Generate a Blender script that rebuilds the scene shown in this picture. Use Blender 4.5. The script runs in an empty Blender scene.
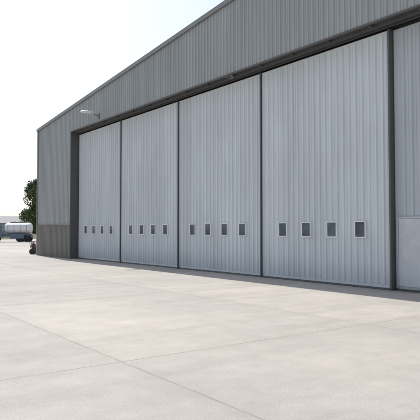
import bpy, bmesh, math, random
from mathutils import Vector, Matrix
random.seed(7)
S=bpy.context.scene
F=561.0; H=1.6; TH=math.atan(410/F); PITCH=math.atan(20/F)
DX=12.75   # door plane
WX=12.27   # outer wall plane
W=5.2
Y0=9.2     # seam seen at px 393
def uY(k): return Y0+k*W          # seam k
def place(px,Zc):
    Xc=(px-210)/F*Zc
    return (Xc*math.cos(TH)+Zc*math.sin(TH), Zc*math.cos(TH)-Xc*math.sin(TH))
# ---------- materials
def newmat(name):
    m=bpy.data.materials.new(name); m.use_nodes=True
    nt=m.node_tree; b=nt.nodes['Principled BSDF']; return m,nt,b
def N(nt,t,**k):
    n=nt.nodes.new(t)
    for a,v in k.items(): setattr(n,a,v)
    return n
def L(nt,a,b): nt.links.new(a,b)
def noise(nt,scale,detail=4,vec=None,rough=.55):
    n=N(nt,'ShaderNodeTexNoise'); n.inputs['Scale'].default_value=scale; n.inputs['Detail'].default_value=detail
    n.inputs['Roughness'].default_value=rough
    if vec: L(nt,vec,n.inputs['Vector'])
    return n.outputs['Fac']
def ramp(nt,fac,stops):
    r=N(nt,'ShaderNodeValToRGB'); L(nt,fac,r.inputs['Fac'])
    e=r.color_ramp.elements
    e[0].position=stops[0][0]; e[0].color=(*stops[0][1],1)
    e[1].position=stops[-1][0]; e[1].color=(*stops[-1][1],1)
    for p,c in stops[1:-1]:
        x=e.new(p); x.color=(*c,1)
    return r.outputs['Color']
def mixc(nt,a,b,fac,mode='MIX'):
    m=N(nt,'ShaderNodeMix',data_type='RGBA',blend_type=mode)
    for s,v in ((m.inputs[6],a),(m.inputs[7],b),(m.inputs[0],fac)):
        if hasattr(v,'is_linked'): L(nt,v,s)
        elif isinstance(v,tuple): s.default_value=(*v,1)
        else: s.default_value=v
    return m.outputs[2]
def mth(nt,op,a,b=None,c=None):
    m=N(nt,'ShaderNodeMath',operation=op)
    for i,v in enumerate((a,b,c)):
        if v is None: continue
        if hasattr(v,'is_linked'): L(nt,v,m.inputs[i])
        else: m.inputs[i].default_value=v
    return m.outputs[0]
def g3(v): return (v,v,v)
def simple(name,col,rough=.6,metal=0,var=.12,scale=3):
    m,nt,b=newmat(name)
    co=N(nt,'ShaderNodeTexCoord').outputs['Object']
    c=mixc(nt,col,ramp(nt,noise(nt,scale,3,co),[(.3,g3(1-var)),(.7,g3(1+var*.3))]),1.0,'MULTIPLY')
    L(nt,c,b.inputs['Base Color']); b.inputs['Roughness'].default_value=rough; b.inputs['Metallic'].default_value=metal
    return m
def cladding(name,col,rough=.5,dirt=.25):
    m,nt,b=newmat(name)
    co=N(nt,'ShaderNodeTexCoord').outputs['Object']
    mp=N(nt,'ShaderNodeMapping'); L(nt,co,mp.inputs['Vector']); mp.inputs['Scale'].default_value=(1,1,.06)
    streak=ramp(nt,noise(nt,5,4,mp.outputs[0],.65),[(.3,g3(.89)),(.7,g3(1.03))])
    blotch=ramp(nt,noise(nt,.45,2,co),[(.3,g3(.95)),(.7,g3(1.03))])
    c=mixc(nt,col,streak,1.0,'MULTIPLY'); c=mixc(nt,c,blotch,1.0,'MULTIPLY')
    # sheet to sheet tone: about 1 m wide sheets
    sep=N(nt,'ShaderNodeSeparateXYZ'); L(nt,co,sep.inputs[0])
    cell=mth(nt,'FLOOR',mth(nt,'DIVIDE',sep.outputs['Y'],1.04))
    wn=N(nt,'ShaderNodeTexWhiteNoise',noise_dimensions='1D'); L(nt,cell,wn.inputs['W'])
    c=mixc(nt,c,ramp(nt,wn.outputs['Value'],[(0,g3(.94)),(1,g3(1.02))]),1.0,'MULTIPLY')
    zz=mth(nt,'ADD',sep.outputs['Z'],mth(nt,'MULTIPLY',noise(nt,2.5,3,co),.5))
    mr=N(nt,'ShaderNodeMapRange'); L(nt,zz,mr.inputs[0]); mr.inputs[1].default_value=.15; mr.inputs[2].default_value=1.0
    mr.inputs[3].default_value=dirt; mr.inputs[4].default_value=0
    c=mixc(nt,c,(.22,.20,.17),mr.outputs[0])
    L(nt,c,b.inputs['Base Color']); b.inputs['Roughness'].default_value=rough
    return m
M_door=cladding('door_cladding',(.69,.73,.745))
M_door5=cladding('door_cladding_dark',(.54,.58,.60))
M_wall=cladding('wall_cladding',(.42,.44,.435),.55)
M_base=cladding('wainscot_cladding',(.26,.245,.225),.7)
M_post=simple('dark_steel',(.10,.105,.10),.55)
M_jamb=simple('jamb_steel',(.11,.105,.10),.6)
M_trim=simple('trim_metal',(.22,.23,.225),.5)
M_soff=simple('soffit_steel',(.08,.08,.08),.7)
M_lamp=simple('grey_lamp_housing',(.10,.10,.10),.5)
M_white=simple('white_paint',(.82,.82,.81),.4)
M_roof=simple('roof_metal',(.45,.46,.46),.45)
M_black=simple('black_rubber',(.03,.03,.03),.8)
M_rail=simple('rail_steel',(.16,.14,.12),.5,.6)
m,nt,b=newmat('window_glass'); M_glass=m
co=N(nt,'ShaderNodeTexCoord').outputs['Object']
L(nt,ramp(nt,noise(nt,1.7,2,co),[(.3,(.035,.05,.07)),(.7,(.13,.17,.21))]),b.inputs['Base Color']); b.inputs['Roughness'].default_value=.05
b.inputs['IOR'].default_value=1.52
# concrete
m,nt,b=newmat('apron_concrete'); M_conc=m
co=N(nt,'ShaderNodeTexCoord').outputs['Object']
sep=N(nt,'ShaderNodeSeparateXYZ'); L(nt,co,sep.inputs[0])
wob=mth(nt,'MULTIPLY',mth(nt,'SUBTRACT',noise(nt,1.6,4,co,.65),.5),.05)
def joint(axis,off,pitch,wd):
    u=mth(nt,'DIVIDE',mth(nt,'ADD',mth(nt,'SUBTRACT',sep.outputs[axis],off),wob),pitch)
    fl=mth(nt,'FLOOR',mth(nt,'ADD',u,.5))
    d=mth(nt,'MULTIPLY',mth(nt,'ABSOLUTE',mth(nt,'SUBTRACT',u,fl)),pitch)
    mr=N(nt,'ShaderNodeMapRange'); L(nt,d,mr.inputs[0]); mr.inputs[1].default_value=wd*.3; mr.inputs[2].default_value=wd
    mr.inputs[3].default_value=1; mr.inputs[4].default_value=0
    mr2=N(nt,'ShaderNodeMapRange'); L(nt,d,mr2.inputs[0]); mr2.inputs[1].default_value=0; mr2.inputs[2].default_value=.3
    mr2.inputs[3].default_value=1; mr2.inputs[4].default_value=0
    return mr.outputs[0],mr2.outputs[0],mth(nt,'FLOOR',u)
jx,sx,ix=joint('X',3.2,4.6,.018)
jy,sy,iy=joint('Y',6.2,6.0,.018)
J=mth(nt,'MAXIMUM',jx,jy); ST=mth(nt,'MAXIMUM',sx,sy)
wn=N(nt,'ShaderNodeTexWhiteNoise',noise_dimensions='2D')
cb=N(nt,'ShaderNodeCombineXYZ'); L(nt,ix,cb.inputs[0]); L(nt,iy,cb.inputs[1]); L(nt,cb.outputs[0],wn.inputs['Vector'])
base=(.50,.462,.420)
big=noise(nt,.35,5,co,.6); mid=noise(nt,2.2,6,co,.7); fine=noise(nt,45,4,co,.75)
c=mixc(nt,base,ramp(nt,wn.outputs['Value'],[(0,(.88,.88,.89)),(1,(1.04,1.04,1.03))]),1.0,'MULTIPLY')
c=mixc(nt,c,ramp(nt,big,[(.3,(.85,.85,.86)),(.65,(1.03,1.03,1.02))]),1.0,'MULTIPLY')
c=mixc(nt,c,ramp(nt,mid,[(.3,g3(.88)),(.7,g3(1.05))]),1.0,'MULTIPLY')
c=mixc(nt,c,ramp(nt,fine,[(.3,g3(.82)),(.7,g3(1.10))]),1.0,'MULTIPLY')
mp=N(nt,'ShaderNodeMapping'); L(nt,co,mp.inputs['Vector']); mp.inputs['Scale'].default_value=(.12,1.6,1)
c=mixc(nt,c,ramp(nt,noise(nt,1.0,5,mp.outputs[0],.6),[(.32,g3(.90)),(.6,g3(1.02))]),1.0,'MULTIPLY')
c=mixc(nt,c,(.30,.27,.24),mth(nt,'MULTIPLY',mth(nt,'MULTIPLY',ST,mid),.35))
vo=N(nt,'ShaderNodeTexVoronoi'); vo.inputs['Scale'].default_value=.55; L(nt,co,vo.inputs['Vector'])
sp=mth(nt,'ADD',vo.outputs['Distance'],mth(nt,'MULTIPLY',mid,.22))
c=mixc(nt,c,(.26,.24,.21),ramp(nt,sp,[(.11,g3(.4)),(.19,g3(0))]))
c=mixc(nt,c,(.2,.185,.17),mth(nt,'MULTIPLY',J,ramp(nt,mid,[(.35,g3(.25)),(.6,g3(.75))])))
L(nt,c,b.inputs['Base Color']); b.inputs['Roughness'].default_value=.85
bp=N(nt,'ShaderNodeBump'); bp.inputs['Strength'].default_value=.4; bp.inputs['Distance'].default_value=.006
L(nt,noise(nt,80,3,co,.7),bp.inputs['Height']); L(nt,bp.outputs[0],b.inputs['Normal'])
# grass
m,nt,b=newmat('field_grass'); M_grass=m
co=N(nt,'ShaderNodeTexCoord').outputs['Object']
c=ramp(nt,noise(nt,.06,6,co,.65),[(.3,(.055,.075,.025)),(.7,(.13,.125,.055))]); L(nt,c,b.inputs['Base Color']); b.inputs['Roughness'].default_value=.95
# leaves
m,nt,b=newmat('leaves'); M_leaf=m
oi=N(nt,'ShaderNodeNewGeometry')
c=ramp(nt,oi.outputs['Random Per Island'],[(0,(.04,.07,.025)),(1,(.12,.15,.05))]); L(nt,c,b.inputs['Base Color']); b.inputs['Roughness'].default_value=.7
M_bark=simple('bark',(.10,.08,.06),.9)
# ---------- mesh helpers
def obj(name,bm,mats,parent=None,smooth=False):
    me=bpy.data.meshes.new(name); bm.to_mesh(me); bm.free()
    for x in (mats if isinstance(mats,list) else [mats]): me.materials.append(x)
    if smooth:
        for p in me.polygons: p.use_smooth=True
    o=bpy.data.objects.new(name,me); S.collection.objects.link(o)
    if parent: o.parent=parent
    return o
def empty(name,loc=(0,0,0),rz=0):
    o=bpy.data.objects.new(name,None); S.collection.objects.link(o); o.location=loc; o.rotation_euler[2]=rz; return o
def box(bm,x0,x1,y0,y1,z0,z1,mi=0,bev=0):
    r=bmesh.ops.create_cube(bm,size=1)
    for v in r['verts']:
        v.co=Vector((x0+(v.co.x+.5)*(x1-x0),y0+(v.co.y+.5)*(y1-y0),z0+(v.co.z+.5)*(z1-z0)))
    fs=set(f for v in r['verts'] for f in v.link_faces)
    for f in fs: f.material_index=mi
    if bev:
        es=set(e for v in r['verts'] for e in v.link_edges)
        rr=bmesh.ops.bevel(bm,geom=list(es),offset=bev,segments=2,affect='EDGES')
        for f in rr['faces']: f.material_index=mi
def cyl(bm,p0,p1,r0,r1=None,seg=16,mi=0,sx=1):
    r1=r0 if r1 is None else r1
    p0=Vector(p0);p1=Vector(p1);d=p1-p0
    r=bmesh.ops.create_cone(bm,cap_ends=True,segments=seg,radius1=r0,radius2=r1,depth=d.length)
    q=d.to_track_quat('Z','Y').to_matrix().to_4x4()
    bmesh.ops.transform(bm,matrix=Matrix.Translation((p0+p1)/2)@q,verts=r['verts'])
    for f in set(f for v in r['verts'] for f in v.link_faces): f.material_index=mi
def ribs(bm,x,y0,y1,zb,zt,pitch,depth=.035,rib=.03,slope=.018,mi=0,minor=True):
    n=max(1,round((y1-y0)/pitch)); p=(y1-y0)/n
    pts=[]
    for i in range(n):
        s=y0+i*p
        pts+= [(s,0)]
        if minor:
            for q in (.5,):
                c=s+q*(p-rib-2*slope)-.012
                pts+=[(c,0),(c+.008,.01),(c+.02,.01),(c+.028,0)]
        a=s+p-rib-2*slope
        pts+=[(a,0),(a+slope,depth),(a+slope+rib,depth)]
    pts.append((y1,0))
    prev=None
    for (y,d) in pts:
        z1=zt(y)
        a=bm.verts.new((x-d,y,zb)); b2=bm.verts.new((x-d,y,z1))
        if prev:
            f=bm.faces.new((prev[0],prev[1],b2,a)); f.material_index=mi
        prev=(a,b2)
# ---------- hangar
han=empty('aircraft_hangar')
YF=35.5; YR=9.2; YN=YR-(YF-YR)     # far corner, ridge, near corner
EAVE=7.95; SL=.0905
def roofz(y): return EAVE+SL*((YF-YR)-abs(y-YR))
YDF=30.0; YDN=YR-(YDF-YR)
FB=7.15
bm=bmesh.new()
ribs(bm,WX,YDF,YF,1.9,roofz,.2)
ribs(bm,WX,YN,YDN,1.9,roofz,.2)
ribs(bm,WX,YDN,YR,FB,roofz,.2); ribs(bm,WX,YR,YDF,FB,roofz,.2)
obj('front_wall_cladding',bm,M_wall,han)
bm=bmesh.new()
ribs(bm,WX-.02,YDF,YF,0,lambda y:1.9,.2); ribs(bm,WX-.02,YN,YDN,0,lambda y:1.9,.2)
obj('wainscot',bm,M_base,han)
bm=bmesh.new()
box(bm,WX-.075,WX+.0,YDF+.003,YF,1.89,1.92); box(bm,WX-.075,WX+.0,YN,YDN-.003,1.89,1.92)
box(bm,WX-.06,WX+.1,YF-.10,YF+.03,0,roofz(YF)-.02); box(bm,WX-.06,WX+.1,YN-.03,YN+.10,0,roofz(YN)-.02)
obj('flashing',bm,M_trim,han)
BX=WX+45
bm=bmesh.new()
box(bm,WX+.1,BX,YF-.2,YF,0,EAVE-.03); box(bm,WX+.1,BX,YN,YN+.2,0,EAVE-.03)
vs=[bm.verts.new((BX-.01,y,z)) for y,z in ((YN,0),(YF,0),(YF,EAVE-.03),(YR,roofz(YR)-.03),(YN,EAVE-.03))]; bm.faces.new(vs)
obj('side_walls',bm,M_wall,han)
bm=bmesh.new()
for a,b2 in ((YR,YF+.06),(YR,YN-.06)):
    t=.10
    za=roofz(YR)+.02; zb_=roofz(YF)-SL*.06+.02
    q=[(a,za),(b2,zb_),(b2,zb_+t),(a,za+t)]
    v0=[bm.verts.new((WX-.08,y,z)) for y,z in q]; v1=[bm.verts.new((BX+.1,y,z)) for y,z in q]
    bm.faces.new(v0); bm.faces.new(v1[::-1])
    for i in range(4):
        j=(i+1)%4; bm.faces.new((v0[i],v1[i],v1[j],v0[j]))
obj('roof',bm,M_roof,han)
bm=bmesh.new()
for a,b2 in ((YR,YF+.07),(YR,YN-.07)):
    za=roofz(YR)-.05; zb_=roofz(YF)-SL*.07-.05; t=.18
    q=[(a,za),(b2,zb_),(b2,zb_+t),(a,za+t)]
    v0=[bm.verts.new((WX-.10,y,z)) for y,z in q]; v1=[bm.verts.new((WX-.083,y,z)) for y,z in q]
    bm.faces.new(v0); bm.faces.new(v1[::-1])
    for i in range(4):
        j=(i+1)%4; bm.faces.new((v0[i],v1[i],v1[j],v0[j]))
obj('rake_trim',bm,M_trim,han)
bm=bmesh.new()
box(bm,WX-.045,WX+.9,YDF+.002,YDF+.10,0,FB-.002)
box(bm,WX-.045,WX+.9,YDN-.10,YDN-.002,0,FB-.002)
box(bm,WX-.045,WX+.03,YDN,YDF,FB-.03,FB+.02)
obj('opening_trim',bm,M_jamb,han)
bm=bmesh.new()
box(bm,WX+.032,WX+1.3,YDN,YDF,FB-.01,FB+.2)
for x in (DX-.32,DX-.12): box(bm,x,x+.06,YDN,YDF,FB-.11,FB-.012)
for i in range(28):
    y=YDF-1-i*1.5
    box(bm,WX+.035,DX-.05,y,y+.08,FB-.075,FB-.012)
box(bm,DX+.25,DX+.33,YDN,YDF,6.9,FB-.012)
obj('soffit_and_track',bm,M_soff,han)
bm=bmesh.new(); box(bm,DX+.6,DX+.7,YDN,YDF,0,FB-.02); obj('interior_dark_wall',bm,M_soff,han)
# doors
DT=6.98
M_pd=simple('personnel_door_paint',(.60,.63,.64),.5)
for k in range(-4,4):
    ya=uY(k); yb=uY(k+1)
    if k==3: yb=YDF
    x=DX if k>=0 else DX+.12
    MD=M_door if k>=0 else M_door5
    d=empty('hangar_door_leaf'); d.parent=han
    bm=bmesh.new(); ribs(bm,x,ya+.06,yb-.06,.13,lambda y:DT-.05,.235,depth=.04)
    obj('cladding',bm,MD,d)
    bm=bmesh.new()
    box(bm,x+.01,x+.12,ya+.02,yb-.02,.05,DT-.02)
    box(bm,x-.03,x+.008,ya+.06,yb-.06,.05,.128); box(bm,x-.045,x+.008,ya+.06,yb-.06,DT-.05,DT)
    obj('frame',bm,MD,d)
    bm=bmesh.new()
    box(bm,x-.085,x+.1,ya-.02,ya+.045,.03,DT+.03,0,.006)
    box(bm,x-.05,x+.1,yb-.045,yb-.025,.03,DT+.02,0)
    box(bm,x-.05,x+.1,ya+.05,yb-.05,.0,.045,0)
    obj('edge_post',bm,M_post,d)
    bm=bmesh.new()   # pale edge channel beside the dark post
    box(bm,x-.05,x+.008,ya+.046,ya+.10,.06,DT-.002); box(bm,x-.046,x+.008,yb-.09,yb-.046,.06,DT-.002)
    obj('edge_channel',bm,M_door5,d)
    bm=bmesh.new()
    for j in (.2,.4,.6,.8):
        c=uY(k)+j*W; hw=.20; z0,z1=1.375,1.855; t=.035; xo=x-.062
        if k==3 and c>YDF-.4: continue
        box(bm,xo,x-.001,c-hw,c-hw+t,z0,z1,0); box(bm,xo,x-.001,c+hw-t,c+hw,z0,z1,0)
        box(bm,xo,x-.001,c-hw+t,c+hw-t,z0,z0+t,0); box(bm,xo,x-.001,c-hw+t,c+hw-t,z1-t,z1,0)
        box(bm,x-.044,x-.041,c-hw+t-.002,c+hw-t+.002,z0+t-.002,z1-t+.002,1)
    obj('windows',bm,[M_white,M_glass],d)
    if k==-1:
        bm=bmesh.new(); y1=uY(0)-.13; y0=y1-.85
        box(bm,x-.05,x-.002,y0,y1,.12,1.9,0,.006)
        box(bm,x-.062,x-.04,y0-.05,y0-.002,.08,1.95,1); box(bm,x-.062,x-.04,y1+.002,y1+.04,.08,1.95,1); box(bm,x-.062,x-.04,y0-.002,y1+.002,1.903,1.95,1)
        box(bm,x-.09,x-.052,y0+.06,y0+.16,1.0,1.04,2)
        obj('personnel_door',bm,[M_pd,M_door5,M_trim],d)
bm=bmesh.new()
box(bm,DX-.02,DX+.02,YDN-3,YDF-.01,.0,.02); box(bm,DX+.14,DX+.18,YDN-3,YDF-.01,.0,.02)
obj('door_rail',bm,M_rail,han)
def flood(y,z,reach,name='flood_light',mat=M_white,s=1,rise=.12):
    e=empty(name,(WX-.05,y,z)); e.parent=han
    bm=bmesh.new()
    box(bm,-.04,.02,-.1*s,.1*s,-.14*s,.14*s,1)
    cyl(bm,(-.03,0,0),(-reach,0,rise*s),.028,mi=1,seg=10)
    r=[]
    for i,(u,w,h) in enumerate(((0,.06,.05),(.12,.12,.08),(.35,.17,.11),(.62,.16,.09),(.74,.07,.04))):
        ring=[]
        for a in range(12):
            t=a/12*2*math.pi
            zz=math.sin(t)*h; zz=zz if zz>0 else zz*.35
            ring.append(bm.verts.new((-reach+.08-u*s,math.cos(t)*w*s,rise*s+zz*s)))
        r.append(ring)
    for i in range(len(r)-1):
        for a in range(12): bm.faces.new((r[i][a],r[i][(a+1)%12],r[i+1][(a+1)%12],r[i+1][a]))
    bm.faces.new(r[0]); bm.faces.new(r[-1][::-1])
    obj('fixture',bm,[mat,M_trim],e,False)
flood(26.4,7.42,.35,s=.95)
flood(15.4,7.0,.1,mat=M_lamp,s=.4,rise=-.1)
# ---------- ground
bm=bmesh.new(); bmesh.ops.create_grid(bm,x_segments=2,y_segments=2,size=3000)
o=obj('ground',bm,M_grass); o.location.z=-.012
bm=bmesh.new()
vs=[bm.verts.new(p) for p in ((-160,-60,0),(70,-60,0),(70,98,0),(-160,98,0))]; bm.faces.new(vs)
o=obj('concrete_apron',bm,M_conc); o.location.z=-.004
# ---------- tree
def tree(px,Z,h,cr,cz,name='leafy_tree',n=17000,seed=1):
    rnd=random.Random(seed); x,y=place(px,Z); e=empty(name,(x,y,0))
    bm=bmesh.new()
    cyl(bm,(0,0,-.1),(.1,0,h*.35),.22,.15,10); cyl(bm,(.1,0,h*.34),(0,.1,h*.85),.15,.04,8)
    clumps=[]
    for i in range(90):
        a=rnd.uniform(0,6.28); zz=rnd.uniform(-1,1); rr=math.sqrt(max(0,1-zz*zz))*rnd.uniform(.2,1)
        c=Vector((math.cos(a)*rr*cr,math.sin(a)*rr*cr,cz+zz*(h-cz)*.9)); clumps.append((c,rnd.uniform(.4,.8)*cr*.45))
        s=Vector((.05,0,max(h*.3,c.z-1.2))); cyl(bm,s,c,.05,.015,5)
    obj('trunk',bm,M_bark,e)
    bm=bmesh.new()
    for i in range(n):
        c,r=rnd.choice(clumps)
        v=Vector((rnd.gauss(0,1),rnd.gauss(0,1),rnd.gauss(0,1))).normalized()*r*rnd.random()**.4
        p=c+v; s=rnd.uniform(.09,.18)
        q=Vector((rnd.gauss(0,1),rnd.gauss(0,1),rnd.gauss(0,1))).normalized(); t=q.orthogonal().normalized(); w=q.cross(t)
        bm.faces.new([bm.verts.new(p+t*s),bm.verts.new(p+w*s*.6),bm.verts.new(p-t*s),bm.verts.new(p-w*s*.6)])
    obj('crown',bm,M_leaf,e)
tree(40,82,9.2,2.6,5.0,seed=5)
# distant tree line
rnd=random.Random(4); bm=bmesh.new()
for i in range(200):
    px=rnd.uniform(-120,60); Z=rnd.uniform(300,380); x,y=place(px,Z); hh=rnd.uniform(3.5,7)*(.8+.35*math.sin(px*.11))
    for j in range(60):
        p=Vector((x+rnd.gauss(0,2.6),y+rnd.gauss(0,2),rnd.uniform(0,1)**.7*hh))
        s=rnd.uniform(.5,1.1); q=Vector((rnd.gauss(0,1),rnd.gauss(0,1),rnd.gauss(0,1))).normalized(); t=q.orthogonal().normalized(); w=q.cross(t)
        bm.faces.new([bm.verts.new(p+t*s),bm.verts.new(p+w*s),bm.verts.new(p-t*s),bm.verts.new(p-w*s)])
obj('distant_tree_line',bm,M_leaf)
# ---------- low white building in the distance
x,y=place(4,125); e=empty('airport_office_building',(x,y,0),-math.radians(14))
bm=bmesh.new(); box(bm,-9,5,-3,3,0,3.1,0)
obj('walls',bm,simple('pale_render',(.6,.6,.58),.8),e)
bm=bmesh.new()
r=[bm.verts.new(p) for p in ((-9.6,-3.7,3.1),(5.6,-3.7,3.1),(5.6,3.7,3.1),(-9.6,3.7,3.1),(-7.5,0,4.7),(3.5,0,4.7))]
for f in ((0,1,5,4),(1,2,5),(2,3,4,5),(3,0,4),(3,2,1,0)): bm.faces.new([r[i] for i in f])
obj('roof',bm,simple('grey_roof',(.26,.26,.27),.7),e)
bm=bmesh.new()
for i in range(6):
    xx=-8+i*2.1
    if i==3: box(bm,xx,xx+1,-3.04,-2.99,.02,2.1,0)
    else: box(bm,xx,xx+1.2,-3.04,-2.99,1,2.1,0)
obj('windows_and_door',bm,M_glass,e)
# ---------- fuel truck
x,y=place(19,76); e=empty('fuel_truck',(x,y,0),-math.radians(30))
M_blue=simple('blue_grey_paint',(.12,.17,.23),.4)
bm=bmesh.new(); rings=[]
for (u,s) in ((-1.75,.0),(-1.74,.5),(-1.68,.8),(-1.5,.97),(-1.3,1),(1.3,1),(1.5,.97),(1.68,.8),(1.74,.5),(1.75,.0)):
    if s==0: rings.append([bm.verts.new((u,0,1.85))]); continue
    rings.append([bm.verts.new((u,math.cos(a/24*6.2832)*1.05*s,1.85+math.sin(a/24*6.2832)*.75*s)) for a in range(24)])
for i in range(len(rings)-1):
    A,B=rings[i],rings[i+1]
    for a in range(24):
        b2=(a+1)%24
        if len(A)==1: bm.faces.new((A[0],B[a],B[b2]))
        elif len(B)==1: bm.faces.new((A[a],A[b2],B[0]))
        else: bm.faces.new((A[a],A[b2],B[b2],B[a]))
obj('tank',bm,M_white,e,True)
bm=bmesh.new(); box(bm,-1.1,1.1,-.3,.3,2.58,2.66,0); cyl(bm,(.3,0,2.6),(.3,0,2.75),.25); cyl(bm,(-.6,0,2.6),(-.6,0,2.72),.25)
box(bm,-1.7,1.7,-1.08,-.98,1.0,1.12,1); box(bm,-.9,.9,-1.12,-.7,.45,1.0,1,.03); box(bm,-1.8,1.8,-.5,.5,.75,1.05,1)
for u in (-1.2,-.4,.4,1.2): box(bm,u-.02,u+.02,-1.06,-1.045,1.3,2.3,0)
box(bm,1.78,1.84,-1.0,1.0,.6,.75,0)
obj('fittings',bm,[M_trim,M_blue],e)
bm=bmesh.new()
pr=[(-3.7,.55),(-3.75,1.3),(-3.5,1.5),(-3.2,2.25),(-2.0,2.3),(-1.95,.55)]
a=[bm.verts.new((p,-1.0,z)) for p,z in pr]; c=[bm.verts.new((p,1.0,z)) for p,z in pr]
bm.faces.new(a); bm.faces.new(c[::-1])
for i in range(6): j=(i+1)%6; bm.faces.new((a[i],c[i],c[j],a[j]))
box(bm,-3.2,-2.4,-1.02,-.99,1.45,2.1,1)
obj('cab',bm,[M_blue,M_glass],e)
bm=bmesh.new()
for u in (-3.0,.3,1.2):
    for s in (-1,1): cyl(bm,(u,s*.75,.45),(u,s*1.02,.45),.45,seg=20)
obj('wheels',bm,M_black,e)
# ---------- wheeled fire extinguisher at the corner
x,y=place(34.5,37.2); e=empty('wheeled_fire_extinguisher',(x,y,0),.9)
bm=bmesh.new(); cyl(bm,(0,0,.18),(0,.06,.66),.15,.15,18); cyl(bm,(0,.06,.66),(0,.075,.74),.15,.05,18); cyl(bm,(0,.075,.74),(0,.08,.82),.04,.04,10)
obj('cylinder',bm,simple('dark_red_paint',(.05,.025,.02),.5),e)
bm=bmesh.new()
for s in (-1,1):
    cyl(bm,(s*.18,.08,.18),(s*.23,.08,.18),.18,seg=20); cyl(bm,(s*.15,.13,.2),(s*.15,.26,.85),.018,seg=8)
cyl(bm,(-.15,.26,.85),(.15,.26,.85),.018,seg=8); cyl(bm,(-.23,.08,.18),(.23,.08,.18),.02,seg=8)
cyl(bm,(0,-.04,.8),(.17,-.05,.4),.02,seg=8)
obj('trolley',bm,M_black,e)
# ---------- light
EL=math.radians(50); AZ=math.radians(7)
s=Vector((math.sin(AZ)*math.cos(EL),math.cos(AZ)*math.cos(EL),math.sin(EL)))
l=bpy.data.lights.new('sun','SUN'); l.energy=4.4; l.angle=math.radians(.53); l.color=(1,.955,.90)
o=bpy.data.objects.new('sun',l); S.collection.objects.link(o); o.rotation_euler=(-s).to_track_quat('-Z','Y').to_euler()
w=bpy.data.worlds.new('World'); S.world=w; w.use_nodes=True; nt=w.node_tree
sk=nt.nodes.new('ShaderNodeTexSky'); sk.sky_type='NISHITA'; sk.sun_disc=False; sk.sun_elevation=EL; sk.sun_rotation=AZ
sk.air_density=1.0; sk.dust_density=1.6; sk.ozone_density=2.5
hs=nt.nodes.new('ShaderNodeHueSaturation'); hs.inputs['Saturation'].default_value=.6; hs.inputs['Value'].default_value=1.1
nt.links.new(sk.outputs[0],hs.inputs['Color'])
bg=nt.nodes['Background']; bg.inputs['Strength'].default_value=.15; nt.links.new(hs.outputs[0],bg.inputs[0])
# ---------- camera
c=bpy.data.cameras.new('camera'); c.sensor_width=36; c.lens=F/420*36; c.clip_end=6000; c.clip_start=.1
o=bpy.data.objects.new('camera',c); S.collection.objects.link(o); o.location=(0,0,H)
o.rotation_euler=(math.pi/2+PITCH,0,-TH); S.camera=o
S.view_settings.view_transform='Standard'; S.view_settings.look='None'; S.view_settings.exposure=0
